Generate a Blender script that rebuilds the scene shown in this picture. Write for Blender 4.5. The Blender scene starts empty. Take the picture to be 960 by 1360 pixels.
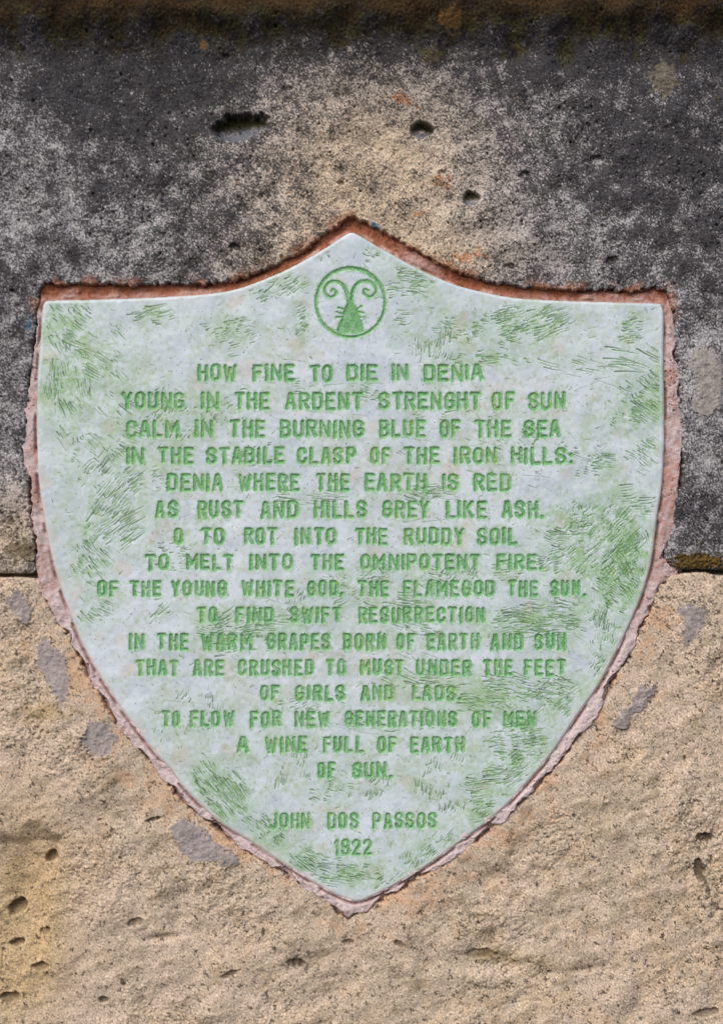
import bpy, math
import numpy as np

# ------------------------------------------------------------------ camera, sky, sun, exposure
S = 0.0007                       # metres per unit of the plan below (1 unit = 0.7 mm)
CX, CY = 480.0, 680.0            # middle of the framed piece of wall, in plan units
DIST = 2300.0                    # camera distance in plan units (1.6 m)
scene = bpy.context.scene
C = scene.collection

cam = bpy.data.cameras.new('camera')
cam_o = bpy.data.objects.new('camera', cam); C.objects.link(cam_o)
cam.sensor_fit = 'VERTICAL'; cam.sensor_height = 24.0
cam.lens = 24.0 * DIST / 1360.0
cam.clip_start = 0.01; cam.clip_end = 100
cam_o.location = (0, -DIST * S, 0)
cam_o.rotation_euler = (math.radians(90), 0, 0)
scene.camera = cam_o

SUN_EL, SUN_AZ = math.radians(42), math.radians(-28)   # azimuth: from straight behind the camera, minus = to the left
world = bpy.data.worlds.new('World'); scene.world = world; world.use_nodes = True
nt = world.node_tree
sky = nt.nodes.new('ShaderNodeTexSky'); sky.sky_type = 'NISHITA'; sky.sun_disc = False
sky.sun_elevation = SUN_EL
sky.sun_rotation = math.radians(180) + SUN_AZ * -1
sky.dust_density = 3.0; sky.air_density = 0.8; sky.ozone_density = 1.0
bg = nt.nodes['Background']; bg.inputs['Strength'].default_value = 0.115
nt.links.new(sky.outputs[0], bg.inputs['Color'])

sun = bpy.data.lights.new('sun', 'SUN'); sun.energy = 1.3; sun.angle = math.radians(50); sun.color = (1, 0.95, 0.88)
sun_o = bpy.data.objects.new('sun', sun); C.objects.link(sun_o)
from mathutils import Vector
sdir = Vector((math.sin(SUN_AZ) * math.cos(SUN_EL), -math.cos(SUN_AZ) * math.cos(SUN_EL), math.sin(SUN_EL)))
sun_o.rotation_euler = sdir.to_track_quat('Z', 'Y').to_euler()
sun_o.location = sdir * 5

scene.view_settings.view_transform = 'Standard'; scene.view_settings.look = 'None'
scene.view_settings.exposure = 0.32; scene.view_settings.gamma = 1.0

# ------------------------------------------------------------------ helpers
f4 = np.float32
def lin(r, g, b):
    c = np.array([r, g, b], float) / 255.0
    return np.where(c <= 0.04045, c / 12.92, ((c + 0.055) / 1.055) ** 2.4).astype(f4)

def sstep(a, b, x):
    t = np.clip((x - a) / (b - a), 0, 1)
    return t * t * (3 - 2 * t)

def fnoise(shape, d, lam, seed, bw=0.6, aniso=1.0, ang=0.0, fractal=None):
    """isotropic (or stretched) band-limited noise with unit deviation; lam = wavelength in plan units"""
    r = np.random.default_rng(seed)
    w = np.fft.rfft2(r.standard_normal(shape).astype(f4))
    fy = np.fft.fftfreq(shape[0], d)[:, None]; fx = np.fft.rfftfreq(shape[1], d)[None, :]
    ca, sa = math.cos(ang), math.sin(ang)
    u = (fx * ca - fy * sa) * aniso; v = fx * sa + fy * ca      # stretched along ang (y runs down)
    f = np.sqrt(u * u + v * v) + 1e-9
    if fractal is None:
        a = np.exp(-(np.log2(f * lam)) ** 2 / (2 * bw * bw))
    else:
        a = (f + 1.0 / lam) ** (-fractal) * (f < 0.45 / d)
    w *= a; w[0, 0] = 0
    n = np.fft.irfft2(w, s=shape).astype(f4)
    return n / n.std()

def catmull(pts, n=5, closed=True, sharp=()):
    P = np.array(pts, float); N = len(P); out = []
    for i in range(N if closed else N - 1):
        p1, p2 = P[i], P[(i + 1) % N]
        p0 = P[(i - 1) % N] if i not in sharp else 2 * p1 - p2
        p3 = P[(i + 2) % N] if (i + 1) % N not in sharp else 2 * p2 - p1
        if not closed:
            if i == 0: p0 = 2 * p1 - p2
            if i == N - 2: p3 = 2 * p2 - p1
        for k in range(n):
            t = k / n
            out.append(0.5 * (2 * p1 + (p2 - p0) * t + (2 * p0 - 5 * p1 + 4 * p2 - p3) * t * t + (3 * p1 - p0 - 3 * p2 + p3) * t ** 3))
    if not closed: out.append(P[-1])
    return np.array(out)

def poly_sdf(X, Y, poly):
    """signed distance to a closed polygon, negative inside"""
    d2 = np.full(X.shape, 1e12, f4); ins = np.zeros(X.shape, bool)
    N = len(poly)
    for i in range(N):
        ax, ay = poly[i]; bx, by = poly[(i + 1) % N]
        ex, ey = bx - ax, by - ay; L = ex * ex + ey * ey
        if L < 1e-9: continue
        wx = X - ax; wy = Y - ay
        t = np.clip((wx * ex + wy * ey) / L, 0, 1)
        np.minimum(d2, (wx - ex * t) ** 2 + (wy - ey * t) ** 2, out=d2)
        if ay != by:
            c = ((ay > Y) != (by > Y)) & (X < ex * (Y - ay) / ey + ax)
            ins ^= c
    d = np.sqrt(d2)
    return np.where(ins, -d, d).astype(f4)

def resample(coarse, cx, cy, x, y):
    """bilinear lookup of a coarse regular grid on the fine axes x, y"""
    ix = np.clip((x - cx[0]) / (cx[1] - cx[0]), 0, len(cx) - 1.001); iy = np.clip((y - cy[0]) / (cy[1] - cy[0]), 0, len(cy) - 1.001)
    x0 = ix.astype(int); y0 = iy.astype(int); tx = (ix - x0)[None, :].astype(f4); ty = (iy - y0)[:, None].astype(f4)
    a = coarse[y0][:, x0]; b = coarse[y0][:, x0 + 1]; c = coarse[y0 + 1][:, x0]; d = coarse[y0 + 1][:, x0 + 1]
    return (a * (1 - tx) + b * tx) * (1 - ty) + (c * (1 - tx) + d * tx) * ty

def grid_sdf(x, y, poly, step=3.0):
    cx = np.arange(x[0], x[-1] + 2 * step, step); cy = np.arange(y[0], y[-1] + 2 * step, step)
    GX, GY = np.meshgrid(cx.astype(f4), cy.astype(f4))
    return resample(poly_sdf(GX, GY, poly), cx, cy, x, y)

def seg_sdf(X, Y, pts, r0, r1=None):
    """distance to a polyline with a width that may taper (negative inside)"""
    out = np.full(X.shape, 1e6, f4); n = len(pts) - 1
    for i in range(n):
        ax, ay = pts[i]; bx, by = pts[i + 1]
        ex, ey = bx - ax, by - ay; L = ex * ex + ey * ey + 1e-9
        t = np.clip(((X - ax) * ex + (Y - ay) * ey) / L, 0, 1)
        r = r0 if r1 is None else r0 + (r1 - r0) * (i + t) / n
        np.minimum(out, np.sqrt((X - ax - ex * t) ** 2 + (Y - ay - ey * t) ** 2) - r, out=out)
    return out

def mixc(col, c, m):
    col += (np.asarray(c, f4) - col) * m[..., None]

def world_pts(X, Y, H):
    return np.stack([(X - CX) * S, -H * S, (CY - Y) * S], -1).astype(f4)

def mesh_obj(name, V, F, mat, parent=None, col=None, smooth=True):
    me = bpy.data.meshes.new(name)
    me.vertices.add(len(V)); me.vertices.foreach_set('co', np.ascontiguousarray(V, f4).ravel())
    F = np.ascontiguousarray(F, np.int32)
    me.loops.add(F.size); me.loops.foreach_set('vertex_index', F.ravel())
    me.polygons.add(len(F)); me.polygons.foreach_set('loop_start', np.arange(0, F.size, F.shape[1], dtype=np.int32))
    me.polygons.foreach_set('use_smooth', np.full(len(F), smooth))
    me.update(calc_edges=True); me.validate()
    if col is not None:
        a = me.color_attributes.new('pigment', 'FLOAT_COLOR', 'POINT')
        c4 = np.ones((len(V), 4), f4); c4[:, :3] = col
        a.data.foreach_set('color', c4.ravel())
    me.materials.append(mat)
    o = bpy.data.objects.new(name, me); C.objects.link(o)
    if parent: o.parent = parent
    return o

def cut_grid(P, col, cells, extra=None):
    """the cells of a vertex grid picked by a mask, as vertices + quads + colours"""
    h, w = P.shape[:2]
    idx = np.arange(h * w, dtype=np.int32).reshape(h, w)
    q = np.stack([idx[:-1, :-1], idx[1:, :-1], idx[1:, 1:], idx[:-1, 1:]], -1)[cells]
    u, inv = np.unique(q, return_inverse=True)
    return P.reshape(-1, 3)[u], inv.reshape(-1, 4).astype(np.int32), col.reshape(-1, 3)[u]

def join(*parts):
    V = []; F = []; K = []; n = 0
    for v, f, c in parts:
        V.append(v); F.append(f + n); K.append(c); n += len(v)
    return np.concatenate(V), np.concatenate(F), np.concatenate(K)

def box_part(x0, x1, y0, y1, h0, h1, c):
    V = np.array([world_pts(np.float32(x), np.float32(y), np.float32(h)) for x in (x0, x1) for y in (y0, y1) for h in (h0, h1)], f4)
    F = np.array([[0, 1, 3, 2], [4, 6, 7, 5], [0, 4, 5, 1], [2, 3, 7, 6], [0, 2, 6, 4], [1, 5, 7, 3]], np.int32)
    return V, F, np.tile(np.asarray(c, f4), (8, 1))

def skirt(P, col, hback):
    """strip from a run of border vertices straight back into the wall"""
    b = P.copy(); b[:, 1] = -hback * S
    n = len(P); V = np.concatenate([P, b]); i = np.arange(n - 1)
    return V, np.stack([i, i + 1, n + i + 1, n + i], -1).astype(np.int32), np.concatenate([col, col])

def material(name, rough, spec, grain_scale, grain_amt, bump=0.0, bump_dist=0.0004, rough_var=0.1, sss=0.0):
    m = bpy.data.materials.new(name); m.use_nodes = True
    n = m.node_tree.nodes; l = m.node_tree.links
    b = n['Principled BSDF']
    at = n.new('ShaderNodeAttribute'); at.attribute_name = 'pigment'
    tc = n.new('ShaderNodeTexCoord')
    no = n.new('ShaderNodeTexNoise'); no.inputs['Scale'].default_value = grain_scale; no.inputs['Detail'].default_value = 4
    l.new(tc.outputs['Object'], no.inputs['Vector'])
    mr = n.new('ShaderNodeMapRange'); mr.inputs['From Min'].default_value = 0.3; mr.inputs['From Max'].default_value = 0.7
    mr.inputs['To Min'].default_value = 1 - grain_amt; mr.inputs['To Max'].default_value = 1 + grain_amt
    l.new(no.outputs['Fac'], mr.inputs['Value'])
    mx = n.new('ShaderNodeMix'); mx.data_type = 'RGBA'; mx.blend_type = 'MULTIPLY'; mx.inputs['Factor'].default_value = 1
    l.new(at.outputs['Color'], mx.inputs[6]); l.new(mr.outputs[0], mx.inputs[7])
    l.new(mx.outputs[2], b.inputs['Base Color'])
    rr = n.new('ShaderNodeMapRange'); rr.inputs['From Min'].default_value = 0.3; rr.inputs['From Max'].default_value = 0.7
    rr.inputs['To Min'].default_value = rough - rough_var; rr.inputs['To Max'].default_value = rough + rough_var
    l.new(no.outputs['Fac'], rr.inputs['Value']); l.new(rr.outputs[0], b.inputs['Roughness'])
    b.inputs['Specular IOR Level'].default_value = spec
    if bump:
        bp = n.new('ShaderNodeBump'); bp.inputs['Strength'].default_value = bump; bp.inputs['Distance'].default_value = bump_dist
        l.new(no.outputs['Fac'], bp.inputs['Height']); l.new(bp.outputs[0], b.inputs['Normal'])
    if sss:
        b.inputs['Subsurface Weight'].default_value = sss; b.inputs['Subsurface Radius'].default_value = (1, 0.9, 0.8)
        b.inputs['Subsurface Scale'].default_value = 0.0015
    return m

M_stone = material('weathered_sandstone', 0.9, 0.2, 800, 0.24, 0.5)
M_ledge = material('mossy_stone', 0.92, 0.15, 700, 0.18, 0.5)
M_mortar = material('pink_mortar', 0.85, 0.25, 700, 0.08, 0.4)
M_marble = material('white_marble', 0.42, 0.4, 260, 0.035, 0.12, 0.0002)
M_paint = material('green_enamel', 0.5, 0.4, 420, 0.10, 0.2, 0.0002)

def tag(o, label=None, cat=None, group=None, kind=None):
    if label: o['label'] = label
    if cat: o['category'] = cat
    if group: o['group'] = group
    if kind: o['kind'] = kind
    return o

# ------------------------------------------------------------------ outlines (plan units, y down)
PL = [(464,309),(440,324),(410,342),(380,358),(350,371),(320,382),(285,389),(240,393),(180,396),(120,398),(62,399),
      (57,408),(55,440),(52,475),(50,510),(49,550),(49.5,590),(51,630),(55,665),(62,705),(72,752),(83,788),(95,820),(107,850),(120,876),
      (134,900),(150,925),(167,950),(185,974),(204,998),(225,1021),(250,1053),(289,1090),(330,1117),(380,1150),(430,1181),(462,1196),
      (474,1198),(486,1195),(517,1180),(562,1154),(607,1122),(660,1082),(693,1048),(726,1010),(748,979),(770,946),(786,924),(801,900),(826,851),(848,802),
      (859,770),(866,740),(873,684),(879,645),(882,590),(882,540),(881,490),(881,450),(881,415),(877,403),
      (840,402),(805,401),(740,399),(680,395),(630,385),(605,378),(580,368),(552,355),(525,340),(495,323),(476,312)]
MO = [(466,286),(455,292),(440,303),(410,325),(375,347),(340,361),(300,373),(250,376),(180,378),(120,375),(60,377),
      (54,384),(50,405),(45,440),(41,480),(37,520),(34,560),(30,595),(35,635),(40,680),(44,720),(47,755),(53,780),(62,805),(75,825),(90,846),
      (103,870),(115,895),(129,920),(145,946),(160,968),(176,991),(207,1023),(230,1050),(252,1073),(300,1111),(350,1145),(400,1176),(434,1196),
      (447,1212),(461,1219),(475,1213),(488,1207),(521,1189),(562,1164),(600,1141),(660,1096),(700,1062),(735,1022),(761,990),(790,953),(815,906),(839,865),(856,825),(874,786),
      (890,765),(901,757),(884,742),(885,728),(896,684),(905,640),(908,612),(905,560),(901,500),(898,457),(894,415),(886,388),
      (878,382),(840,384),(780,384),(720,381),(680,379),(650,373),(620,363),(585,349),(560,335),(530,319),(500,301),(480,291)]
plaque_poly = catmull(PL, 4, sharp=(10, 60))
mortar_poly = catmull(MO, 4, sharp=(0, 10))

# ------------------------------------------------------------------ the wall: two courses of stone and a ledge
D = 1.15
wx = np.arange(-170, 1130, D); wy = np.arange(-110, 1530, D)
X, Y = np.meshgrid(wx.astype(f4), wy.astype(f4)); sh = X.shape
sd_p = grid_sdf(wx, wy, plaque_poly); sd_m = grid_sdf(wx, wy, mortar_poly)

def nz(lam, seed, **k): return fnoise(sh, D, lam, seed, **k)
n_grain = nz(6.0, 1, bw=0.6); n_grain2 = nz(4.2, 2, bw=0.5); n_mid = nz(16, 3); n_big = nz(70, 4); n_huge = nz(240, 5)
n_frac = nz(220, 6, fractal=1.35); n_frac2 = nz(160, 7, fractal=1.5); n_strat = nz(26, 8, aniso=3.0, ang=math.radians(24))
n_pit = nz(9, 9, bw=0.5); f_rock = nz(30, 10, fractal=1.35); f_sand = nz(14, 11, fractal=0.9); f_lich = nz(18, 12, fractal=0.55)

joint_y = 765.0 - 6.0 * np.clip(X / 960.0, -0.3, 1.3) + 0.8 * n_big
below = Y > joint_y

def blob(cx, cy, rx, ry, ang=0.0):
    a = math.radians(ang); u = (X - cx) * math.cos(a) - (Y - cy) * math.sin(a); v = (X - cx) * math.sin(a) + (Y - cy) * math.cos(a)
    return np.exp(-((u / rx) ** 2 + (v / ry) ** 2))

# --- height
granular = np.clip(n_grain, -2.4, 1.6) * 0.75 + n_grain2 * 0.42
pits = np.clip(n_pit + 0.35 * n_huge - 1.85, 0, 2) * sstep(70, 190, Y) + 0.9 * np.clip(nz(15, 13, bw=0.5) - 2.1, 0, 2)
H_up = f_sand * 0.42 + granular * 0.10 + f_rock * 0.30 + nz(60, 16, fractal=2.5) * 0.8 + n_big * 1.3 - pits * 3.4
rough_lo = 0.75 + 0.5 * sstep(-1, 1.2, n_huge) + 0.5 * blob(360, 1170, 130, 60)
H_lo = (f_sand * 0.29 + granular * 0.05 + f_rock * (0.10 + 0.30 * sstep(0.3, 1.5, n_huge + 0.6 * n_big)) + nz(60, 14, fractal=2.6) * 0.9 - pits * 1.7) * rough_lo + n_strat * 0.25 + n_big * 0.8 + nz(220, 15, fractal=2.6) * 3.0
H_lo = H_lo * (0.45 + 0.55 * sstep(2, 50, sd_m)) - 0.8 * sstep(40, 0, sd_m)
# the lower left of the lower stone is worn into hollows
H_lo -= 9 * blob(40, 1180, 30, 75, 0) + 6 * blob(20, 1290, 40, 50)
H_lo -= 11 * sstep(6, -6, X - (82 - (Y - 1110) * 0.2) + 4 * n_big + 1.5 * n_mid) * sstep(1095, 1125, Y + 5 * n_big) * sstep(1300, 1230, Y)
H_lo += 5 * blob(120, 1180, 35, 60) + 4 * blob(190, 1215, 40, 25)
H_lo -= 6 * blob(215, 1246, 24, 5, 5) + 5 * blob(650, 1280, 42, 14, -8) + 4 * blob(760, 1292, 60, 6, 8)
H_lo += 4 * blob(640, 1300, 60, 10, -5)
H = np.where(below, H_lo, H_up)
# joint between the courses: arrises rounded, a dark open gap
dj = np.abs(Y - joint_y)
gap = 2.6 + 0.7 * n_big.clip(-1, 1)
arr = np.clip((dj - gap) / 6.0, 0, 1)
H = H - 3.0 * (1 - arr) ** 2
H = H - 34 * (1 - sstep(gap - 1.0, gap + 0.6, dj))

# named hollows in the stones: (x, y, rx, ry, angle, depth)
holes = [(320,169,43,18,6,17),(559,173,16,12,-8,14),(626,264,11,9,0,9),(312,328,8,6,-30,7),(813,346,9,6,20,6),(381,117,7,4,0,6),
         (453,243,5,4,0,6),(696,232,9,4,20,5),(793,211,10,5,0,5),(540,96,4,3,0,4),(300,75,5,4,0,4),(587,230,6,5,0,5),(676,355,9,6,0,5),
         (66,1139,12,7,35,13),(20,1208,14,9,30,12),(22,1254,11,6,15,10),(54,1284,12,5,8,9),(14,1325,15,7,5,11),(137,1328,6,5,0,10),
         (206,1088,12,3,15,7),(530,1253,7,4,-20,7),(393,1280,12,5,0,6),(307,1293,15,5,25,6),(929,1155,6,17,8,8),(936,1112,11,6,0,7),(944,1143,3,8,0,6),
         (462,1252,8,4,0,5),(60,1237,9,6,25,7),(640,1268,22,7,0,4),(938,1345,18,6,5,5),(180,1225,10,5,20,5)]
hole_m = np.zeros(sh, f4); moss_hole = np.zeros(sh, f4); hole_shade = np.zeros(sh, f4)
for (hx, hy, rx, ry, an, dp) in holes:
    a = math.radians(an)
    u = (X - hx) * math.cos(a) - (Y - hy) * math.sin(a); v = (X - hx) * math.sin(a) + (Y - hy) * math.cos(a)
    r = np.sqrt((u / rx) ** 2 + (v / ry) ** 2) + 0.075 * n_mid + 0.09 * n_big
    m = 1 - sstep(0.72, 1.06, r)
    H -= (1.1 if hy < 760 else 1.0) * dp * m * (1 - 0.35 * np.clip(v / ry, -1, 1))
    hole_m = np.maximum(hole_m, m)
    H += -0.8 * m * (0.55 * f_sand + 0.45 * f_rock) * (hy < 760)
    if hy < 300 and rx > 10:
        moss_hole = np.maximum(moss_hole, m * sstep(0.35, -0.35, v / ry)); hole_shade = np.maximum(hole_shade, m * sstep(-0.2, 0.5, v / ry))
# a pebble lodged in the right-hand hole
H += 8 * blob(561, 174, 6, 5)

# recess cut for the plaque
edge_n = sd_m + 1.2 * n_mid + 0.4 * n_grain + 1.0 * n_big
cutm = sstep(0.5, -3.0, edge_n)
H = H * (1 - cutm) - 26 * cutm - 1.2 * sstep(9, 0, edge_n) * (1 - cutm)

# cove and ledge at the head of the wall
uu = np.clip((84 - wy) / 62.0, 0, 3); slope = 1.15 * uu * (1 - sstep(0.7, 1.25, uu))
prof = np.cumsum(slope[::-1] * D)[::-1].astype(f4)
H += prof[:, None] * (1 + 0.03 * n_big)
fil = sstep(29, 17, Y + 0.6 * n_big)
H += 0
ledge_cell = Y < 27
H = np.where(ledge_cell, H - (granular * 0.35), H)
H += 70 * sstep(-45, -58, Y)  # unseen nose of the ledge, added above the frame to shade the wall head

# --- pigment
lum = np.ones(sh, f4)
col = np.zeros(sh + (3,), f4)
# upper stone: how much of it black lichen covers
p = np.full(sh, 0.54, f4)
for (x, y, rx, ry, v) in [(490,215,130,110,-.36),(500,340,150,50,-.34),(650,300,120,60,-.16),(35,250,60,70,-.18),(600,190,70,60,-.10),(20,330,60,20,-.1),(150,300,60,50,-.06),
        (215,200,130,100,.26),(275,310,70,50,.22),(120,120,120,70,.12),(90,330,60,30,.14),(740,200,80,60,.08),(190,120,150,50,.18),(850,260,130,100,.30),(910,180,80,90,.22),(935,350,50,60,.28),
        (30,365,60,40,.20),(940,690,40,50,.26),(10,440,40,60,.06),(15,640,45,50,-.28),(15,725,50,45,-.42),(880,70,100,40,.12),(700,90,150,40,.15),
        (560,110,60,40,-.2),(410,110,70,50,-.05),(690,330,80,40,-.1),(930,500,34,52,-.3),(900,470,30,60,-.1),(920,600,30,40,-.1),(760,310,60,40,-.12)]:
    p += v * np.exp(-(((X - x) / rx) ** 2 + ((Y - y) / ry) ** 2))
p += 0.10 * n_frac + 0.07 * n_big + 0.05 * nz(36, 25)
p += 0.20 * sstep(230, 90, Y + 20 * n_big) + 0.30 * sstep(115, 45, Y + 14 * n_big + 8 * n_mid)  # plus a general darkening towards the head of the wall
p = np.clip(p, 0.04, 0.97)
ln = 0.8 * f_lich + 0.35 * nz(4.6, 22, bw=0.6) + 0.25 * nz(34, 24) - 0.22 * f_sand
ln /= ln.std()
# threshold so that a share p of the surface is black
th = np.interp(p, np.linspace(0.02, 0.98, 25), np.quantile(ln[::7, ::7], np.linspace(0.02, 0.98, 25))).astype(f4)
lich = 0.16 * p + 0.84 * sstep(1.1, -0.85, ln - th)
warm = np.clip(blob(490, 240, 165, 150) * 1.15 + blob(500, 345, 170, 40) * 0.8 + blob(15, 720, 60, 70) * 1.0, 0, 1)
up = lin(168, 166, 169) * np.ones(sh + (1,), f4)
mixc(up, lin(194, 176, 154), warm)
up *= (1 + 0.13 * f_sand + 0.08 * n_grain2 + 0.10 * n_frac2)[..., None].clip(0.5, 1.6)
mixc(up, lin(232, 228, 222), 0.6 * sstep(1.3, 2.0, nz(5.0, 23)))                 # pale crystals
mixc(up, lin(192, 128, 82), 0.7 * sstep(1.0, 1.7, n_frac2 * 0.25 + n_mid * 0.35 + 1.7 * (blob(540, 135, 26, 9, -20) + blob(530, 130, 10, 8) + blob(430, 176, 12, 4) + blob(585, 240, 20, 12) + blob(550, 285, 20, 6) + blob(625, 340, 40, 12) - 0.1)))
lcol = lin(47, 46, 50) * np.ones(sh + (1,), f4)
lcol *= (1 + 0.32 * f_sand + 0.12 * n_frac2)[..., None].clip(0.45, 1.9)

up += (lcol - up) * (0.94 * lich)[..., None]
# brown and olive growth under the ledge
gm = sstep(72, 30, Y + 12 * n_big + 6 * n_mid)
olive = lin(62, 52, 32) * np.ones(sh + (1,), f4)
mixc(olive, lin(74, 70, 38), sstep(0.2, 1.4, n_frac2))
mixc(olive, lin(38, 33, 28), sstep(0.3, 1.5, nz(30, 31)))
olive *= (1 + 0.25 * n_grain)[..., None].clip(0.4, 1.8)
up += (olive - up) * (0.85 * gm)[..., None]
brown = lin(84, 63, 42) * np.ones(sh + (1,), f4)
mixc(brown, lin(58, 46, 34), sstep(-0.6, 0.8, nz(45, 32, aniso=3)))
brown *= (1 + 0.22 * n_grain)[..., None].clip(0.4, 1.8)
up += (brown - up) * (0.85 * sstep(38, 6, Y + 5 * n_big + 3 * n_mid))[..., None]
mixc(up, lin(136, 102, 60), 0.7 * sstep(0.45, 0.75, blob(597, 33, 22, 16) + 0.12 * n_mid) )
mixc(up, lin(150, 112, 62), 0.6 * sstep(0.5, 0.8, blob(271, 63, 7, 9) + 0.12 * n_mid))
mixc(up, lin(150, 140, 120), 0.5 * sstep(0.4, 0.8, blob(880, 105, 22, 30) + 0.16 * n_mid))
mixc(up, lin(100, 92, 60), 0.6 * sstep(0.4, 0.8, blob(570, 72, 24, 12) + 0.16 * n_mid))
# lower stone: sandy, pitted, warm
lo = lin(199, 180, 161) * np.ones(sh + (1,), f4)
mixc(lo, lin(196, 179, 158), sstep(-0.6, 1.0, n_frac))
mixc(lo, lin(200, 176, 144), 0.5 * sstep(0.1, 1.5, n_frac2))
mixc(lo, lin(186, 156, 98), 0.55 * np.clip(blob(40, 1180, 60, 110) + blob(20, 1290, 60, 70), 0, 1))
lo *= (1 + 0.12 * n_grain2 + 0.08 * nz(12, 43, fractal=0.8) + 0.04 * n_mid + 0.05 * n_strat)[..., None].clip(0.5, 1.6)
dk = nz(20, 41, fractal=0.9) * 0.85 + n_mid * 0.3 - 0.2 * f_sand
dens = 1.75 - 0.65 * blob(340, 1170, 140, 50) - 0.35 * blob(130, 1060, 120, 40) - 0.3 * blob(900, 870, 120, 150) - 0.35 * blob(740, 1060, 120, 50, 30) - 0.3 * blob(900, 1180, 60, 90) - 0.25 * blob(60, 930, 90, 90) - 0.28 * n_frac2
mixc(lo, lin(92, 76, 58), 0.8 * sstep(-0.25, 0.45, dk - dens))
mixc(lo, lin(122, 106, 84), 0.55 * sstep(0.2, 1.6, n_strat * 0.8 + n_frac * 0.5 - 0.4))
ring = sstep(60, 6, sd_m + 14 * n_big)
mixc(lo, lin(206, 164, 130), 0.55 * ring * sstep(-0.6, 0.9, n_frac2 + 0.7 * blob(620, 1170, 160, 60, 38) + 0.6 * blob(480, 1250, 90, 40)))
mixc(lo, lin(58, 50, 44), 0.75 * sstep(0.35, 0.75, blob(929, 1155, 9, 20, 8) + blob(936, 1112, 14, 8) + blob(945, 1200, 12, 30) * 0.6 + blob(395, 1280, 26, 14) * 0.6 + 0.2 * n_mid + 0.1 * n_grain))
mixc(lo, lin(140, 122, 60), 0.4 * sstep(0.3, 0.9, blob(650, 1272, 40, 12) + blob(800, 1080, 40, 30) * 0.6 + blob(60, 945, 50, 14) + 0.15 * n_mid))
mixc(lo, lin(225, 215, 198), 0.5 * sstep(1.4, 2.1, nz(5.5, 42)))
# black run-off just under the joint and on the right-hand edge of the lower stone
mixc(lo, lin(70, 62, 54), 0.7 * sstep(0.2, 1.2, dk + 0.9 * blob(930, 800, 80, 30) + 0.7 * blob(20, 800, 60, 30) - 0.55))
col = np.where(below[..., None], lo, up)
# rust brown from the mortar along the edge of the recess
rb = sstep(430, 400, Y) * sstep(16, -2, edge_n) * sstep(-0.4, 0.8, n_big + 0.4 * n_mid)
mixc(col, lin(172, 110, 74), 0.6 * rb)
mixc(col, lin(150, 92, 62), sstep(0.0, -3.0, edge_n) * sstep(440, 390, Y)); mixc(col, lin(176, 142, 134), sstep(0.0, -3.0, edge_n) * sstep(390, 440, Y))
# moss high in the larger hollows; slate shade painted into their lower halves
mixc(col, lin(52, 54, 24), 0.9 * moss_hole); mixc(col, lin(112, 116, 128), 0.8 * hole_shade)
mixc(col, lin(92, 76, 58), 0.5 * hole_m * (Y > 770))  # darker brown inside the lower stone's hollows
# moss along the joint, right; a little, left
moss_n = blob(925, 746, 42, 11) * 1.15 + 0.13 * n_mid + 0.08 * n_grain
moss = sstep(0.40, 0.62, moss_n) * (~below)
mixc(col, lin(98, 78, 36), 0.95 * moss); mixc(col, lin(58, 48, 24), 0.7 * moss * sstep(0, 1, n_mid))
H += moss * (2.2 + 0.8 * n_grain)
mixc(col, lin(84, 70, 40), 0.6 * sstep(0.4, 0.8, blob(30, 730, 30, 18) + blob(20, 690, 14, 14) * 0.7 + 0.2 * n_mid) * (~below))
# specks of blue paint
mixc(col, lin(96, 140, 165), 0.85 * sstep(0.45, 0.7, blob(499, 299, 11, 4, -32) + 0.14 * n_grain) )
mixc(col, lin(70, 110, 135), 0.85 * sstep(0.45, 0.7, blob(39, 431, 4, 11, -8) + 0.16 * n_grain))

# grey mortar smeared on the stones
smears = [([(20,782),(34,790),(42,812),(38,830),(26,822),(12,800)], 'u'), ([(50,850),(66,850),(88,880),(93,920),(80,932),(62,905),(50,880)], 'u'),
          ([(118,962),(140,958),(154,980),(146,1002),(122,1004),(110,984)], 'u'), ([(228,1098),(246,1086),(268,1100),(290,1122),(318,1140),(310,1152),(285,1142),(262,1144),(240,1128)], 'u'),
          ([(850,912),(866,910),(868,924),(852,944),(838,948),(834,966),(818,970),(812,960),(836,932)], 'u'),
          ([(900,806),(932,806),(934,826),(914,858),(906,852),(908,830)], 'u'), ([(915,470),(945,462),(958,490),(956,540),(936,556),(918,545),(922,510)], 'u')]
smear_id = np.zeros(sh, int)
for k, (pts, _) in enumerate(smears):
    sd = grid_sdf(wx, wy, catmull(pts, 4)) + 1.5 * n_mid + 0.8 * n_grain + 1.5 * f_rock
    m = sstep(1.5, -2.5, sd)
    Hs = 0.3 * n_grain + 0.7 * n_big + 2.2 + 0.5 * n_mid
    H = H * (1 - m) + (0.2 * H + 0.8 * Hs + 0.5) * m
    sc = lin(156, 148, 148) if k < 6 else lin(158, 152, 148)
    sc = sc * (1 + 0.07 * n_mid + 0.06 * n_frac2 + 0.08 * n_grain2)[..., None]
    col += (sc - col) * (0.95 * m * (1 - 0.4 * sstep(1.1, 1.9, f_sand)))[..., None]
    smear_id[sd < -0.3] = k + 1

col = col.clip(0.004, 0.85)
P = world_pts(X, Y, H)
cell = lambda a: a[:-1, :-1]
keep = cell(sd_p) > -12
c_led = cell(ledge_cell) & keep
c_sm = cell(smear_id) * keep
c_moss = (cell(blob(925, 746, 42, 11)) > 0.33) & (~cell(below)) & keep & (c_sm == 0)
c_up = keep & (~cell(below)) & (~c_led) & (c_sm == 0) & (~c_moss)
c_lo = keep & cell(below) & (c_sm == 0)

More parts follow.
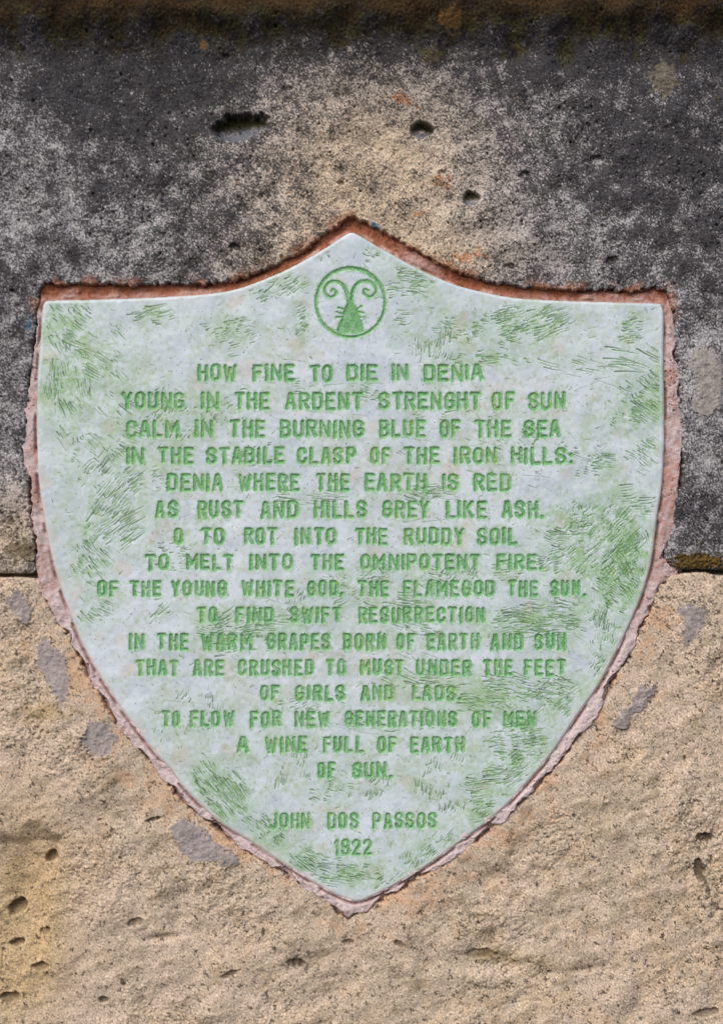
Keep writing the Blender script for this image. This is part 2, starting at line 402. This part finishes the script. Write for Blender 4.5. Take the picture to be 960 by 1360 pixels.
wall = bpy.data.objects.new('stone_wall', None); C.objects.link(wall)
wall.location = (0, 0, (CY - 1530) * S)
tag(wall, 'weathered sandstone wall of two courses, blackened above and sandy below, with a dark ledge', 'wall', kind='thing')
def put(name, part, mat, parent, label=None):
    o = mesh_obj(name, part[0], part[1], mat, None, part[2])
    par = parent
    o.parent = par; o.matrix_parent_inverse = par.matrix_world.inverted() if par.parent is None and par.type == 'EMPTY' else o.matrix_parent_inverse
    if label: o['label'] = label
    return o
bpy.context.view_layer.update()
BK = -210
jr = int(np.searchsorted(wy, 762)); lr = int(np.searchsorted(wy, 27))
def sides(rows):
    a, b = rows
    return [skirt(P[a:b, 0], col[a:b, 0], BK), skirt(P[a:b, -1][::-1], col[a:b, -1][::-1], BK)]
up_o = put('stone_block', join(cut_grid(P, col, c_up), *sides((lr, jr)), box_part(wx[0], wx[-1], 24, 763, -150, -34, lin(120, 110, 100))), M_stone, wall, 'upper block blackened by lichen')
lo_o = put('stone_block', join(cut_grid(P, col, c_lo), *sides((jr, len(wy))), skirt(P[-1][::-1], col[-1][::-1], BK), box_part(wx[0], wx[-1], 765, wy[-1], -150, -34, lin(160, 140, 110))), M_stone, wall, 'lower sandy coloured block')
led_o = put('ledge', join(cut_grid(P, col, c_led), *sides((0, lr + 1)), skirt(P[0], col[0], BK)), M_ledge, wall)
for k in range(len(smears)):
    put('mortar_smear', cut_grid(P, col, c_sm == k + 1), M_mortar, lo_o if k < 6 else up_o)
put('moss_patch', cut_grid(P, col, c_moss), M_ledge, up_o)

# ------------------------------------------------------------------ mortar round the plaque
DM = 1.0
mx_ = np.arange(10, 925, DM); my_ = np.arange(268, 1236, DM)
X, Y = np.meshgrid(mx_.astype(f4), my_.astype(f4)); sh2 = X.shape
sp = grid_sdf(mx_, my_, plaque_poly); sm = grid_sdf(mx_, my_, mortar_poly)
def nm(lam, seed, **k): return fnoise(sh2, DM, lam, seed, **k)
m1 = nm(5, 51); m2 = nm(14, 52); m3 = nm(50, 53); mf = nm(120, 54, fractal=1.4)
top = sstep(420, 378, Y + 4 * m3)                         # the deep brown bed along the head
top = top * np.clip(1 - 0.85 * blob(560, 352, 26, 14, -33), 0, 1)
low = sstep(740, 900, Y)
e = sm + 0.8 * m2 + 0.25 * m1 + 2.6 * m3 + 0.8 + 1.6 * low + 2.5 * np.clip(nm(80, 74), -1.2, 1.2) * low
# trowelled band: proud below, a little sunk on the sides, deep at the head
Hm = -3.0 * (1 - low) + 0.2 * low + 0.9 * m3 + 0.35 * m2 + 0.14 * m1
Hm += 0.8 * np.exp(-((sm + 8) / 5.0) ** 2)
Hm = Hm * (1 - top) + (-12 + 0.7 * m2 + 0.3 * m1 + 7 * sstep(10, 0, sp)) * top
Hm -= (16 * sstep(-1.0, 4.5, e)) * (1 - top) + 4 * sstep(-2, 4, e) * top
# groove where the mortar shrank from the marble, and cracks
grv = np.exp(-((sp - 2.0) / 1.7) ** 2) * sstep(-0.6, 0.8, m3 + 0.7 * low) * (1 - top)
Hm -= 5.0 * grv
crk = np.exp(-(np.abs(nm(34, 55)) / 0.035) ** 2) * sstep(-0.1, 0.7, nm(60, 56))
crk2 = np.exp(-(np.abs(sm + 5 + 5 * m3) / 0.9) ** 2) * sstep(0.0, 0.8, nm(45, 57)) * 0.5
crk = np.clip(crk + crk2, 0, 1) * (1 - 0.5 * top)
Hm -= 2.2 * crk
pm = np.clip(nm(7, 58, bw=0.4) - 1.5, 0, 1.5) * sstep(0, 1, nm(90, 59))
Hm -= 2.6 * pm
mc = lin(194, 176, 176) * np.ones(sh2 + (1,), f4)
mixc(mc, lin(186, 158, 153), sstep(-0.5, 1.1, mf) * (1 - 0.5 * low))
mixc(mc, lin(214, 198, 200), 0.8 * sstep(0.2, 1.4, m3) * low)
mixc(mc, lin(170, 122, 112), 0.6 * sstep(0.6, 1.6, m2 * 0.7 + mf * 0.6) * (1 - 0.6 * low))
mixc(mc, lin(150, 90, 60), 0.95 * top)
mixc(mc, lin(104, 60, 40), 0.7 * top * sstep(0.2, 1.3, m2 + 0.5 * mf))
mixc(mc, lin(205, 165, 150), 0.8 * sstep(8, 2, sp) * sstep(-0.2, 0.9, m3) * top)
mixc(mc, lin(128, 80, 68), 0.7 * grv); mixc(mc, lin(124, 80, 68), 0.7 * crk)
mixc(mc, lin(120, 70, 56), 0.6 * (pm > 0.2))
mixc(mc, lin(224, 208, 210), 0.45 * low * (1 - grv) * (1 - 0.6 * crk))
mc *= (1 + 0.05 * m1 + 0.05 * m2)[..., None]
cells = cell((sp > -9) & (e < 6.5))
v, f, c = cut_grid(world_pts(X, Y, Hm), mc.clip(0.01, 0.85), cells)
mo = mesh_obj('mortar_border', v, f, M_mortar, None, c)
tag(mo, 'pink cracked mortar band sealing the shield shaped plaque into the stone', 'mortar')

# ------------------------------------------------------------------ the marble plaque
DP = 0.8
px_ = np.arange(40, 894, DP); py_ = np.arange(298, 1208, DP)
X, Y = np.meshgrid(px_.astype(f4), py_.astype(f4)); sh3 = X.shape
sp = grid_sdf(px_, py_, plaque_poly)
def npq(lam, seed, **k): return fnoise(sh3, DP, lam, seed, **k)
q1 = npq(5, 61); q2 = npq(14, 62); q3 = npq(60, 63); qf = npq(200, 64, fractal=1.5); qf2 = npq(120, 65, fractal=1.3)

# lettering: strokes in a unit cell, y down
def arc(cx, cy, rx, ry, a0, a1, n=6):
    return [(cx + rx * math.cos(math.radians(a0 + (a1 - a0) * i / n)), cy + ry * math.sin(math.radians(a0 + (a1 - a0) * i / n))) for i in range(n + 1)]
R = 0.26
O_ = arc(.5, R, .5, R, 180, 360) + arc(.5, 1 - R, .5, R, 0, 180) + [(0, R)]
BOWL = lambda y0, y1, w=1.0: [(0, y0), (w - .42, y0)] + arc(w - .42, y0 + .2, .42, .2, -90, 0, 4) + arc(w - .42, y1 - .2, .42, .2, 0, 90, 4) + [(0, y1)]
G = {'A': (1, [[(0, 1), (.38, 0), (.62, 0), (1, 1)], [(.2, .68), (.8, .68)]]), 'B': (1, [[(0, 0), (0, 1)], BOWL(0, .48, .95), BOWL(.48, 1)]),
     'C': (1, [arc(.5, R, .5, R, 0, -180) + arc(.5, 1 - R, .5, R, 180, 0)]), 'D': (1, [[(0, 0), (0, 1)], BOWL(0, 1)]),
     'E': (.9, [[(1, 0), (0, 0), (0, 1), (1, 1)], [(0, .48), (.8, .48)]]), 'F': (.9, [[(1, 0), (0, 0), (0, 1)], [(0, .48), (.8, .48)]]),
     'G': (1, [arc(.5, R, .5, R, 0, -180) + arc(.5, 1 - R, .5, R, 180, 0) + [(1, .52), (.55, .52)]]), 'H': (1, [[(0, 0), (0, 1)], [(1, 0), (1, 1)], [(0, .48), (1, .48)]]),
     'I': (.0, [[(0, 0), (0, 1)]]), 'J': (.75, [[(1, 0), (1, .78)] + arc(.5, .78, .5, .22, 0, 170)]), 'K': (1, [[(0, 0), (0, 1)], [(1, 0), (0, .58)], [(.3, .42), (1, 1)]]),
     'L': (.85, [[(0, 0), (0, 1), (1, 1)]]), 'M': (1.35, [[(0, 1), (0, 0), (.5, .62), (1, 0), (1, 1)]]), 'N': (1.05, [[(0, 1), (0, 0), (1, 1), (1, 0)]]),
     'O': (1, [O_]), 'P': (1, [[(0, 0), (0, 1)], BOWL(0, .54)]), 'R': (1, [[(0, 0), (0, 1)], BOWL(0, .5), [(.5, .5), (1, 1)]]),
     'S': (1, [arc(.5, .24, .5, .24, 0, -180) + [(.0, .32), (.2, .44), (.8, .56), (1, .68)] + arc(.5, .76, .5, .24, 0, 180)]), 'T': (1, [[(0, 0), (1, 0)], [(.5, 0), (.5, 1)]]),
     'U': (1, [[(0, 0), (0, 1 - R)] + arc(.5, 1 - R, .5, R, 180, 0) + [(1, 0)]]), 'W': (1.45, [[(0, 0), (.25, 1), (.5, .15), (.75, 1), (1, 0)]]),
     'Y': (1, [[(0, 0), (.5, .5), (1, 0)], [(.5, .5), (.5, 1)]]), '.': (.0, [[(0, .97), (0, 1)]]), ',': (.0, [[(0, .95), (-.12, 1.1)]]), ':': (.0, [[(0, .42), (0, .45)], [(0, .93), (0, .96)]]),
     '1': (.35, [[(0, .18), (1, 0), (1, 1)]]), '9': (1, [arc(.5, R, .5, R, 0, -360, 12), [(1, R), (1, 1 - R)] + arc(.5, 1 - R, .5, R, 0, 165)]),
     '2': (1, [arc(.5, .26, .5, .26, 185, 360) + [(1, .36), (0, 1), (1, 1)]])}
LINES = [(484, 507, [('HOW',263,315),('FINE',336,392),('TO',412,442),('DIE',460,501),('IN',520,543),('DENIA',563,641)]),
 (521, 545, [('YOUNG',163,246),('IN',268,292),('THE',312,358),('ARDENT',379,482),('STRENGHT',503,639),('OF',654,683),('SUN',701,750)]),
 (558, 582, [('CALM',168,239),('IN',260,284),('THE',306,352),('BURNING',372,483),('BLUE',504,565),('OF',584,612),('THE',630,678),('SEA',695,744)]),
 (594, 617, [('IN',168,192),('THE',211,258),('STABILE',275,378),('CLASP',395,473),('OF',492,518),('THE',537,584),('IRON',603,660),('HILLS:',678,760)]),
 (629, 653, [('DENIA',222,297),('WHERE',317,398),('THE',421,464),('EARTH',485,567),('IS',587,609),('RED',629,678)]),
 (665, 689, [('AS',207,237),('RUST',263,324),('AND',346,396),('HILLS',417,487),('GREY',508,570),('LIKE',592,646),('ASH.',667,722)]),
 (701, 724, [('O',232,244),('TO',268,299),('ROT',324,368),('INTO',392,447),('THE',472,515),('RUDDY',537,616),('SOIL',634,687)]),
 (736, 758, [('TO',194,225),('MELT',248,311),('INTO',332,389),('THE',413,457),('OMNIPOTENT',479,638),('FIRE.',659,720)]),
 (771, 793, [('OF',131,158),('THE',174,215),('YOUNG',228,302),('WHITE',321,391),('GOD,',409,457),('THE',476,517),('FLAMEGOD',535,657),('THE',674,714),('SUN.',731,778)]),
 (806, 828, [('TO',263,289),('FIND',313,364),('SWIFT',386,454),('RESURRECTION',476,645)]),
 (841, 864, [('IN',172,193),('THE',210,251),('WARM',268,335),('GRAPES',355,439),('BORN',456,513),('OF',527,551),('EARTH',567,637),('AND',651,695),('SUN',710,752)]),
 (876, 898, [('THAT',181,238),('ARE',257,298),('CRUSHED',317,417),('TO',433,460),('MUST',478,537),('UNDER',553,626),('THE',642,680),('FEET',696,751)]),
 (910, 931, [('OF',346,372),('GIRLS',393,458),('AND',479,524),('LADS.',547,613)]),
 (944, 966, [('TO',216,239),('FLOW',253,312),('FOR',333,374),('NEW',392,438),('GENERATIONS',458,607),('OF',627,652),('MEN',668,712)]),
 (978, 1000, [('A',315,331),('WINE',352,408),('FULL',429,483),('OF',501,527),('EARTH',545,617)]),
 (1012, 1034, [('OF',422,446),('SUN.',468,521)]),
 (1079, 1101, [('JOHN',359,413),('DOS',435,476),('PASSOS',495,580)]),
 (1114, 1136, [('1922',443,494)])]

let = np.full(sh3, 50, f4)                 # distance to the nearest letter edge
owner = np.zeros(sh3, int)                 # which line the cell belongs to
rng = np.random.default_rng(23)
def window(x0, y0, x1, y1):
    i0 = max(0, int((x0 - px_[0]) / DP)); i1 = min(len(px_), int((x1 - px_[0]) / DP) + 2)
    j0 = max(0, int((y0 - py_[0]) / DP)); j1 = min(len(py_), int((y1 - py_[0]) / DP) + 2)
    return slice(j0, j1), slice(i0, i1)
for li, (ya, yb, words) in enumerate(LINES):
    for (wd, xa, xb) in words:
        T = 2.2 if li < 16 else 1.9
        gapw = 0.62
        tot = sum(G[ch][0] for ch in wd)
        n = len(wd)
        # advance: each letter takes width*u + stroke, plus a gap between letters
        gp = 3.2
        u = ((xb - xa) - n * 2 * T - (n - 1) * gp) / max(tot, 0.2)
        if wd in ('IN', 'IS', 'O', 'A'): u = min(u, 11.5)
        u = max(u, 6.0)
        used = n * 2 * T + tot * u; gp = ((xb - xa) - used) / max(n - 1, 1)
        x = xa
        for ch in wd:
            gw, strokes = G[ch]
            jx, jy = rng.normal(0, 0.35, 2); jh = rng.normal(0, 0.4)
            tt = T * rng.uniform(0.92, 1.06) * (0.88 if ch in 'MWN' else 1.0)
            w_ = max(gw * u, 0.01); ww = w_ if gw > 0 else 8.0
            h_ = (yb - ya) - 2 * T + jh
            s = window(x - 8, ya - 8, x + w_ + 14, yb + 10)
            gx = X[s]; gy = Y[s]; d = np.full(gx.shape, 50, f4)
            for st in strokes:
                pts = [(x + T + jx + a * ww, ya + T + jy + b * h_) for a, b in st]
                if ch == '.': pts = [(x + T, yb - T - .3), (x + T, yb - T)]
                np.minimum(d, seg_sdf(gx, gy, pts, tt), out=d)
            hit = d < let[s]
            let[s] = np.where(hit, d, let[s]); owner[s] = np.where(hit & (d < 3), li + 1, owner[s])
            x += w_ + 2 * T + gp

# emblem: ring, two scrolls on a waisted body with three small bars each side
K = lambda pts: [(380 + a / 5.333, 330 + b / 5.333) for a, b in pts]
s = window(405, 345, 528, 460); gx = X[s]; gy = Y[s]
rr = np.hypot(gx - 465.6, gy - 402.2)
thick = 1.6 + 0.7 * sstep(405, 360, gy)
emb = np.abs(rr - 45.6) - thick
lsc = catmull(K([(447,395),(438,340),(418,285),(385,247),(335,234),(292,254),(274,294),(290,331),(322,345),(352,326),(350,300),(332,291),(322,306)]), 4, closed=False)
rsc = catmull(K([(465,395),(466,330),(482,283),(510,247),(560,231),(612,247),(636,288),(625,327),(595,346),(563,332),(549,303),(563,288),(582,300)]), 4, closed=False)
emb = np.minimum(emb, seg_sdf(gx, gy, lsc, 2.3, 1.15)); emb = np.minimum(emb, seg_sdf(gx, gy, rsc, 2.3, 1.15))
body = catmull(K([(440,375),(432,400),(408,440),(396,490),(374,540),(362,588),(385,606),(430,608),(455,598),(480,608),(528,604),(545,588),(540,540),(522,490),(508,440),(482,400),(472,375),(456,365)]), 4)
emb = np.minimum(emb, poly_sdf(gx, gy, body))
for a in ([(372,421),(404,432)], [(360,452),(398,464)], [(357,487),(392,488)], [(503,428),(532,413)], [(510,452),(550,459)], [(513,487),(552,490)]):
    emb = np.minimum(emb, seg_sdf(gx, gy, K(a), 0.9))
hit = emb < let[s]; let[s] = np.where(hit, emb, let[s]); owner[s] = np.where(hit & (emb < 3), 99, owner[s])

# scratches left by scouring: clusters (x, y, rx, ry, angle up to the right, number, length, tint)
CL = [(85,430,26,32,-52,75,15,.8),(92,505,32,42,-80,70,14,.7),(75,520,12,25,85,30,12,.8),(140,470,45,40,-42,60,22,.4),(207,419,28,9,4,26,26,.5),(120,412,40,10,-30,14,10,.3),
 (305,442,40,22,14,60,11,.45),(365,378,42,18,28,60,15,.5),(400,425,11,22,35,38,8,.6),(545,375,34,22,-4,75,16,.6),(490,335,24,12,-25,26,8,.4),(430,335,16,10,80,20,6,.3),
 (705,428,55,24,20,150,20,.75),(580,455,32,20,84,50,15,.4),(640,440,50,22,-6,60,12,.35),(655,475,22,6,8,16,16,.6),(835,437,14,24,8,45,12,.7),(845,480,40,14,-10,24,42,.3),(775,490,60,10,-13,10,50,.2),
 (862,530,22,34,-36,100,18,.8),(830,540,24,26,-28,40,12,.5),(852,600,18,22,-34,34,15,.5),(802,615,14,12,-5,34,11,.7),(770,600,30,30,-20,30,9,.3),(845,665,26,14,12,34,16,.5),
 (130,560,60,60,-48,70,18,.35),(200,560,35,45,40,60,13,.35),(160,625,42,28,46,70,20,.35),(155,690,38,32,42,120,26,.55),(125,745,20,34,-48,70,14,.7),(125,810,25,18,-35,30,12,.4),
 (215,813,11,8,42,14,14,.3),(250,560,20,30,40,30,9,.4),(335,826,55,15,10,120,16,.9),(300,840,40,10,-14,50,14,.6),(400,812,16,26,65,36,9,.6),(330,855,50,10,5,40,12,.5),
 (800,720,52,48,42,260,15,1.0),(760,700,36,22,-4,50,16,.4),(770,680,26,14,80,30,11,.3),(735,745,20,16,20,45,10,.7),(835,740,26,44,-62,110,14,1.0),(820,780,30,30,-35,80,14,.8),
 (735,820,62,22,-6,150,18,.8),(800,835,18,28,80,60,13,.6),(805,885,16,26,62,50,11,.5),(690,830,34,16,4,60,20,.7),(700,915,66,18,-8,120,20,.65),(735,925,26,22,34,60,15,.7),(640,935,40,14,-12,40,16,.5),
 (560,905,60,14,-10,50,16,.4),(545,840,40,12,-14,40,16,.5),(690,985,34,30,0,150,14,.95),(650,1045,26,24,4,70,14,.6),(680,1020,26,26,30,50,12,.6),(595,1030,55,45,74,70,11,.25),
 (305,1060,30,34,-50,130,20,.85),(280,1035,20,20,-52,40,14,.7),(345,1095,20,16,-40,40,12,.6),(470,1035,50,24,66,46,11,.3),(390,1010,40,30,80,36,12,.25),(440,1050,30,12,-15,30,9,.4),
 (590,1130,28,24,52,80,18,.8),(555,1145,18,20,75,40,12,.4),(640,1085,18,18,20,40,12,.6),(455,1158,46,14,-9,80,18,.9),(400,1140,20,20,-38,60,16,.7),(520,1170,26,14,35,34,9,.5),(365,1110,16,14,-40,26,10,.6),
 (610,755,30,24,55,60,10,.6),(500,760,34,14,30,40,9,.55),(530,800,50,8,-6,40,18,.6),(580,770,30,14,-20,36,11,.5),(455,790,20,12,25,24,11,.4),(680,760,26,8,5,18,11,.4),
 (300,550,30,20,36,34,8,.5),(350,600,40,14,5,24,10,.3),(420,660,80,4,-3,26,34,.25),(540,655,70,4,-2,22,26,.25),(560,660,18,14,-35,24,9,.3),(480,770,60,10,10,26,10,.3),
 (200,640,40,12,10,30,8,.25),(235,735,40,20,8,40,8,.25),(700,600,40,40,-30,34,8,.2),(440,520,120,10,-5,30,12,.2),(600,550,90,6,0,18,16,.15),(660,480,60,8,-12,18,14,.2),
 (250,960,60,40,78,50,9,.2),(530,960,60,14,-10,40,12,.3),(400,940,50,10,20,30,9,.3),(330,1120,20,10,-45,20,10,.4),(120,640,40,60,-40,30,9,.2),(560,430,40,16,-2,20,14,.3)]
scr = np.full(sh3, 0, f4); scr_d = np.full(sh3, 0, f4)
tint = np.zeros(sh3, f4); dark = np.zeros(sh3, f4)
def stroke(cx, cy, ang, L, w, depth, bend=0.0):
    a = math.radians(ang); dx, dy = math.cos(a), -math.sin(a); nx_, ny_ = -dy, dx
    h = L / 2
    pts = [(cx - dx * h, cy - dy * h), (cx - dx * h * .3 + nx_ * bend, cy - dy * h * .3 + ny_ * bend), (cx + dx * h * .35 + nx_ * bend, cy + dy * h * .35 + ny_ * bend), (cx + dx * h, cy + dy * h)]
    xs = [q[0] for q in pts]; ys = [q[1] for q in pts]
    s = window(min(xs) - 3, min(ys) - 3, max(xs) + 3, max(ys) + 3)
    gx = X[s]; gy = Y[s]
    if gx.size == 0: return
    d = seg_sdf(gx, gy, pts, w, w * 0.35)
    m = sstep(0.55, -0.55, d)
    scr[s] = np.maximum(scr[s], m); scr_d[s] = np.maximum(scr_d[s], m * depth)
    dk = rng.uniform(0, 1)
    dark[s] = np.where(m > 0.3, dk, dark[s])
for (cx, cy, rx, ry, an, n, L, ti) in CL:
    ca_, sa_ = math.cos(math.radians(an)), math.sin(math.radians(an))
    u = (X - cx) / (rx * 1.3 + 3); v = (Y - cy) / (ry * 1.3 + 3)
    tint += (1 - tint) * ti * (0.85 + 0.12 * (cx > 620 and cy > 660)) * np.exp(-(u * u + v * v) ** 1.1)
    curl = rng.uniform(-0.5, 0.5); left = n
    while left > 0:                                                    # combs of parallel scores
        r = math.sqrt(rng.uniform(0, 1)); t = rng.uniform(0, 6.283)
        ox, oy = r * rx * math.cos(t), r * ry * math.sin(t)
        ang = an + curl * ox + rng.normal(0, 6); k = int(rng.choice([1, 1, 2, 3, 5, 7])); left -= k
        sp_ = rng.uniform(2.2, 3.8); Lk = L * rng.uniform(0.35, 1.15); ar = math.radians(ang); bend = rng.normal(0, 0.6)
        for q in range(k):
            o = (q - (k - 1) / 2) * sp_ + rng.normal(0, 0.5); al = rng.normal(0, 0.25) * Lk
            stroke(cx + ox + math.sin(ar) * o + math.cos(ar) * al, cy + oy + math.cos(ar) * o - math.sin(ar) * al, ang + rng.normal(0, 2.5),
                   Lk * rng.uniform(0.4, 1.15), rng.choice([0.4, 0.5, 0.7, 0.95]), rng.uniform(0.5, 1.3), bend)
for _ in range(900):                                                   # stray nicks
    stroke(rng.uniform(55, 880), rng.uniform(330, 1190), rng.normal(8, 38), rng.uniform(1.5, 9), rng.choice([0.35, 0.5, 0.7]), rng.uniform(0.3, 0.9), rng.normal(0, 0.3))
for _ in range(60):
    stroke(rng.uniform(120, 840), rng.uniform(470, 1000), rng.normal(-4, 14), rng.uniform(15, 50), 0.35, 0.35, rng.normal(0, 0.8))
fade = sstep(-3, -9, sp)
scr *= fade; scr_d *= fade

# --- height: pillowed edge, cut letters, scored surface
r_ = 4.5
t = np.clip((sp + r_) / r_, 0, 1)
Hp = 2.0 - r_ * (1 - np.sqrt(np.clip(1 - t * t, 0, 1))) + 0.25 * q3 + 0.06 * q2
Hp = np.where(sp > 0, -26, Hp)
lw = let + 0.10 * q1 + 0.12 * q2
cut = sstep(0.9, -0.9, lw)
Hp -= cut * (1.3 + 0.22 * q3) + 0.35 * sstep(-0.6, -2.2, lw) - 0.12 * q1 * cut
Hp -= 0.75 * scr_d * (1 - 0.7 * cut)

# --- pigment
pc = lin(208, 219, 228) * np.ones(sh3 + (1,), f4)
mixc(pc, lin(196, 208, 219), sstep(-0.2, 1.4, qf))
mixc(pc, lin(196, 202, 194), 0.5 * sstep(0.0, 1.5, qf2 + 0.5 * np.exp(-(((X - 470) / 230) ** 2 + ((Y - 640) / 170) ** 2))))
mixc(pc, lin(206, 178, 156), 0.28 * sstep(1.3, 2.3, npq(70, 66) + 0.7 * np.exp(-(((X - 617) / 20) ** 2 + ((Y - 470) / 70) ** 2))))
pc *= (1 + 0.012 * q2)[..., None]
green_stain = np.clip(tint * (0.66 + 0.16 * npq(40, 71, fractal=0.9) + 0.22 * qf2 + 0.10 * npq(7, 72)), 0, 1)
mixc(pc, lin(144, 184, 132), 0.95 * green_stain)
allov = sstep(0.2, 1.6, npq(90, 67) + 0.5 * qf2) * 0.22 * sstep(-2, -30, sp)
mixc(pc, lin(164, 194, 164), allov)
halo = sstep(3.6, 0.2, let + 0.9 * q2 + 0.6 * q1)
mixc(pc, lin(146, 188, 146), 0.62 * halo)
blot = sstep(1.5, 2.1, npq(17, 68) + 0.6 * qf2 + 0.4 * tint)
mixc(pc, lin(140, 172, 112), 0.22 * blot * sstep(-4, -14, sp))
sc_col = lin(98, 148, 86) * np.ones(sh3 + (1,), f4)
mixc(sc_col, lin(58, 88, 54), sstep(0.62, 0.82, dark)); mixc(sc_col, lin(128, 160, 84), 0.8 * sstep(0.2, 0.05, dark))
pc += (sc_col - pc) * (0.88 * scr)[..., None]
gcol = lin(112, 172, 113) * np.ones(sh3 + (1,), f4)
mixc(gcol, lin(98, 158, 102), sstep(0, 1.2, q2)); mixc(gcol, lin(136, 178, 108), 0.7 * sstep(0.7, 1.8, qf2 + 0.4 * q2))
mixc(gcol, lin(150, 196, 150), 0.45 * sstep(1.0, 2.0, npq(9, 69)))
pm_ = sstep(1.0, -0.2, lw)
pc += (gcol - pc) * ((0.97 - 0.30 * sstep(0.3, 1.6, npq(24, 73) + 0.5 * sstep(800, 900, Y))) * pm_)[..., None]
dirt = sstep(1.9, 2.5, npq(6, 70)) * sstep(-6, -20, sp)
mixc(pc, lin(92, 82, 66), 0.55 * dirt)
mixc(pc, lin(214, 196, 190), 0.45 * sstep(-7, -2, sp + 1.5 * q2) * sstep(520, 700, Y))
pc = pc.clip(0.01, 0.85)

P = world_pts(X, Y, Hp)
inside = cell(sp) < 1.6
own = np.where(let < 2.4, owner, 0)
cown = cell(own) * inside
pq = bpy.data.objects.new('marble_plaque', None); C.objects.link(pq)
pq.location = (0, 0, (CY - 1198) * S)
tag(pq, 'shield shaped white marble plaque with scratched green lettering set in the stone wall', 'plaque')
bpy.context.view_layer.update()
# closed back, cut to the same outline
bp = np.array([world_pts(np.float32(a), np.float32(b), np.float32(-26)) for a, b in plaque_poly])
ctr = world_pts(np.float32(470), np.float32(640), np.float32(-26))
nb = len(bp); bi = np.arange(nb)
back = (np.concatenate([bp, ctr[None]]), np.stack([bi, np.full(nb, nb), (bi + 1) % nb, (bi + 1) % nb], -1).astype(np.int32), np.tile(lin(199, 208, 214), (nb + 1, 1)))
def fan(v):                                   # triangles as their own little mesh data
    return v
sv, sf, sc_ = cut_grid(P, pc, inside & (cown == 0))
put('slab', (sv, sf, sc_), M_marble, pq)
for li in range(len(LINES)):
    words = [w[0] for w in LINES[li][2]]
    if li < 16: lab = 'carved green line beginning ' + ' '.join(words[:3])
    elif li == 16: lab = "carved green line giving the poet's name"
    else: lab = 'carved green date at the foot'
    put('inscription_line', cut_grid(P, pc, cown == li + 1), M_paint, pq, lab)
put('emblem', cut_grid(P, pc, cown == 99), M_paint, pq, 'carved green roundel with two scrolls on a waisted body')
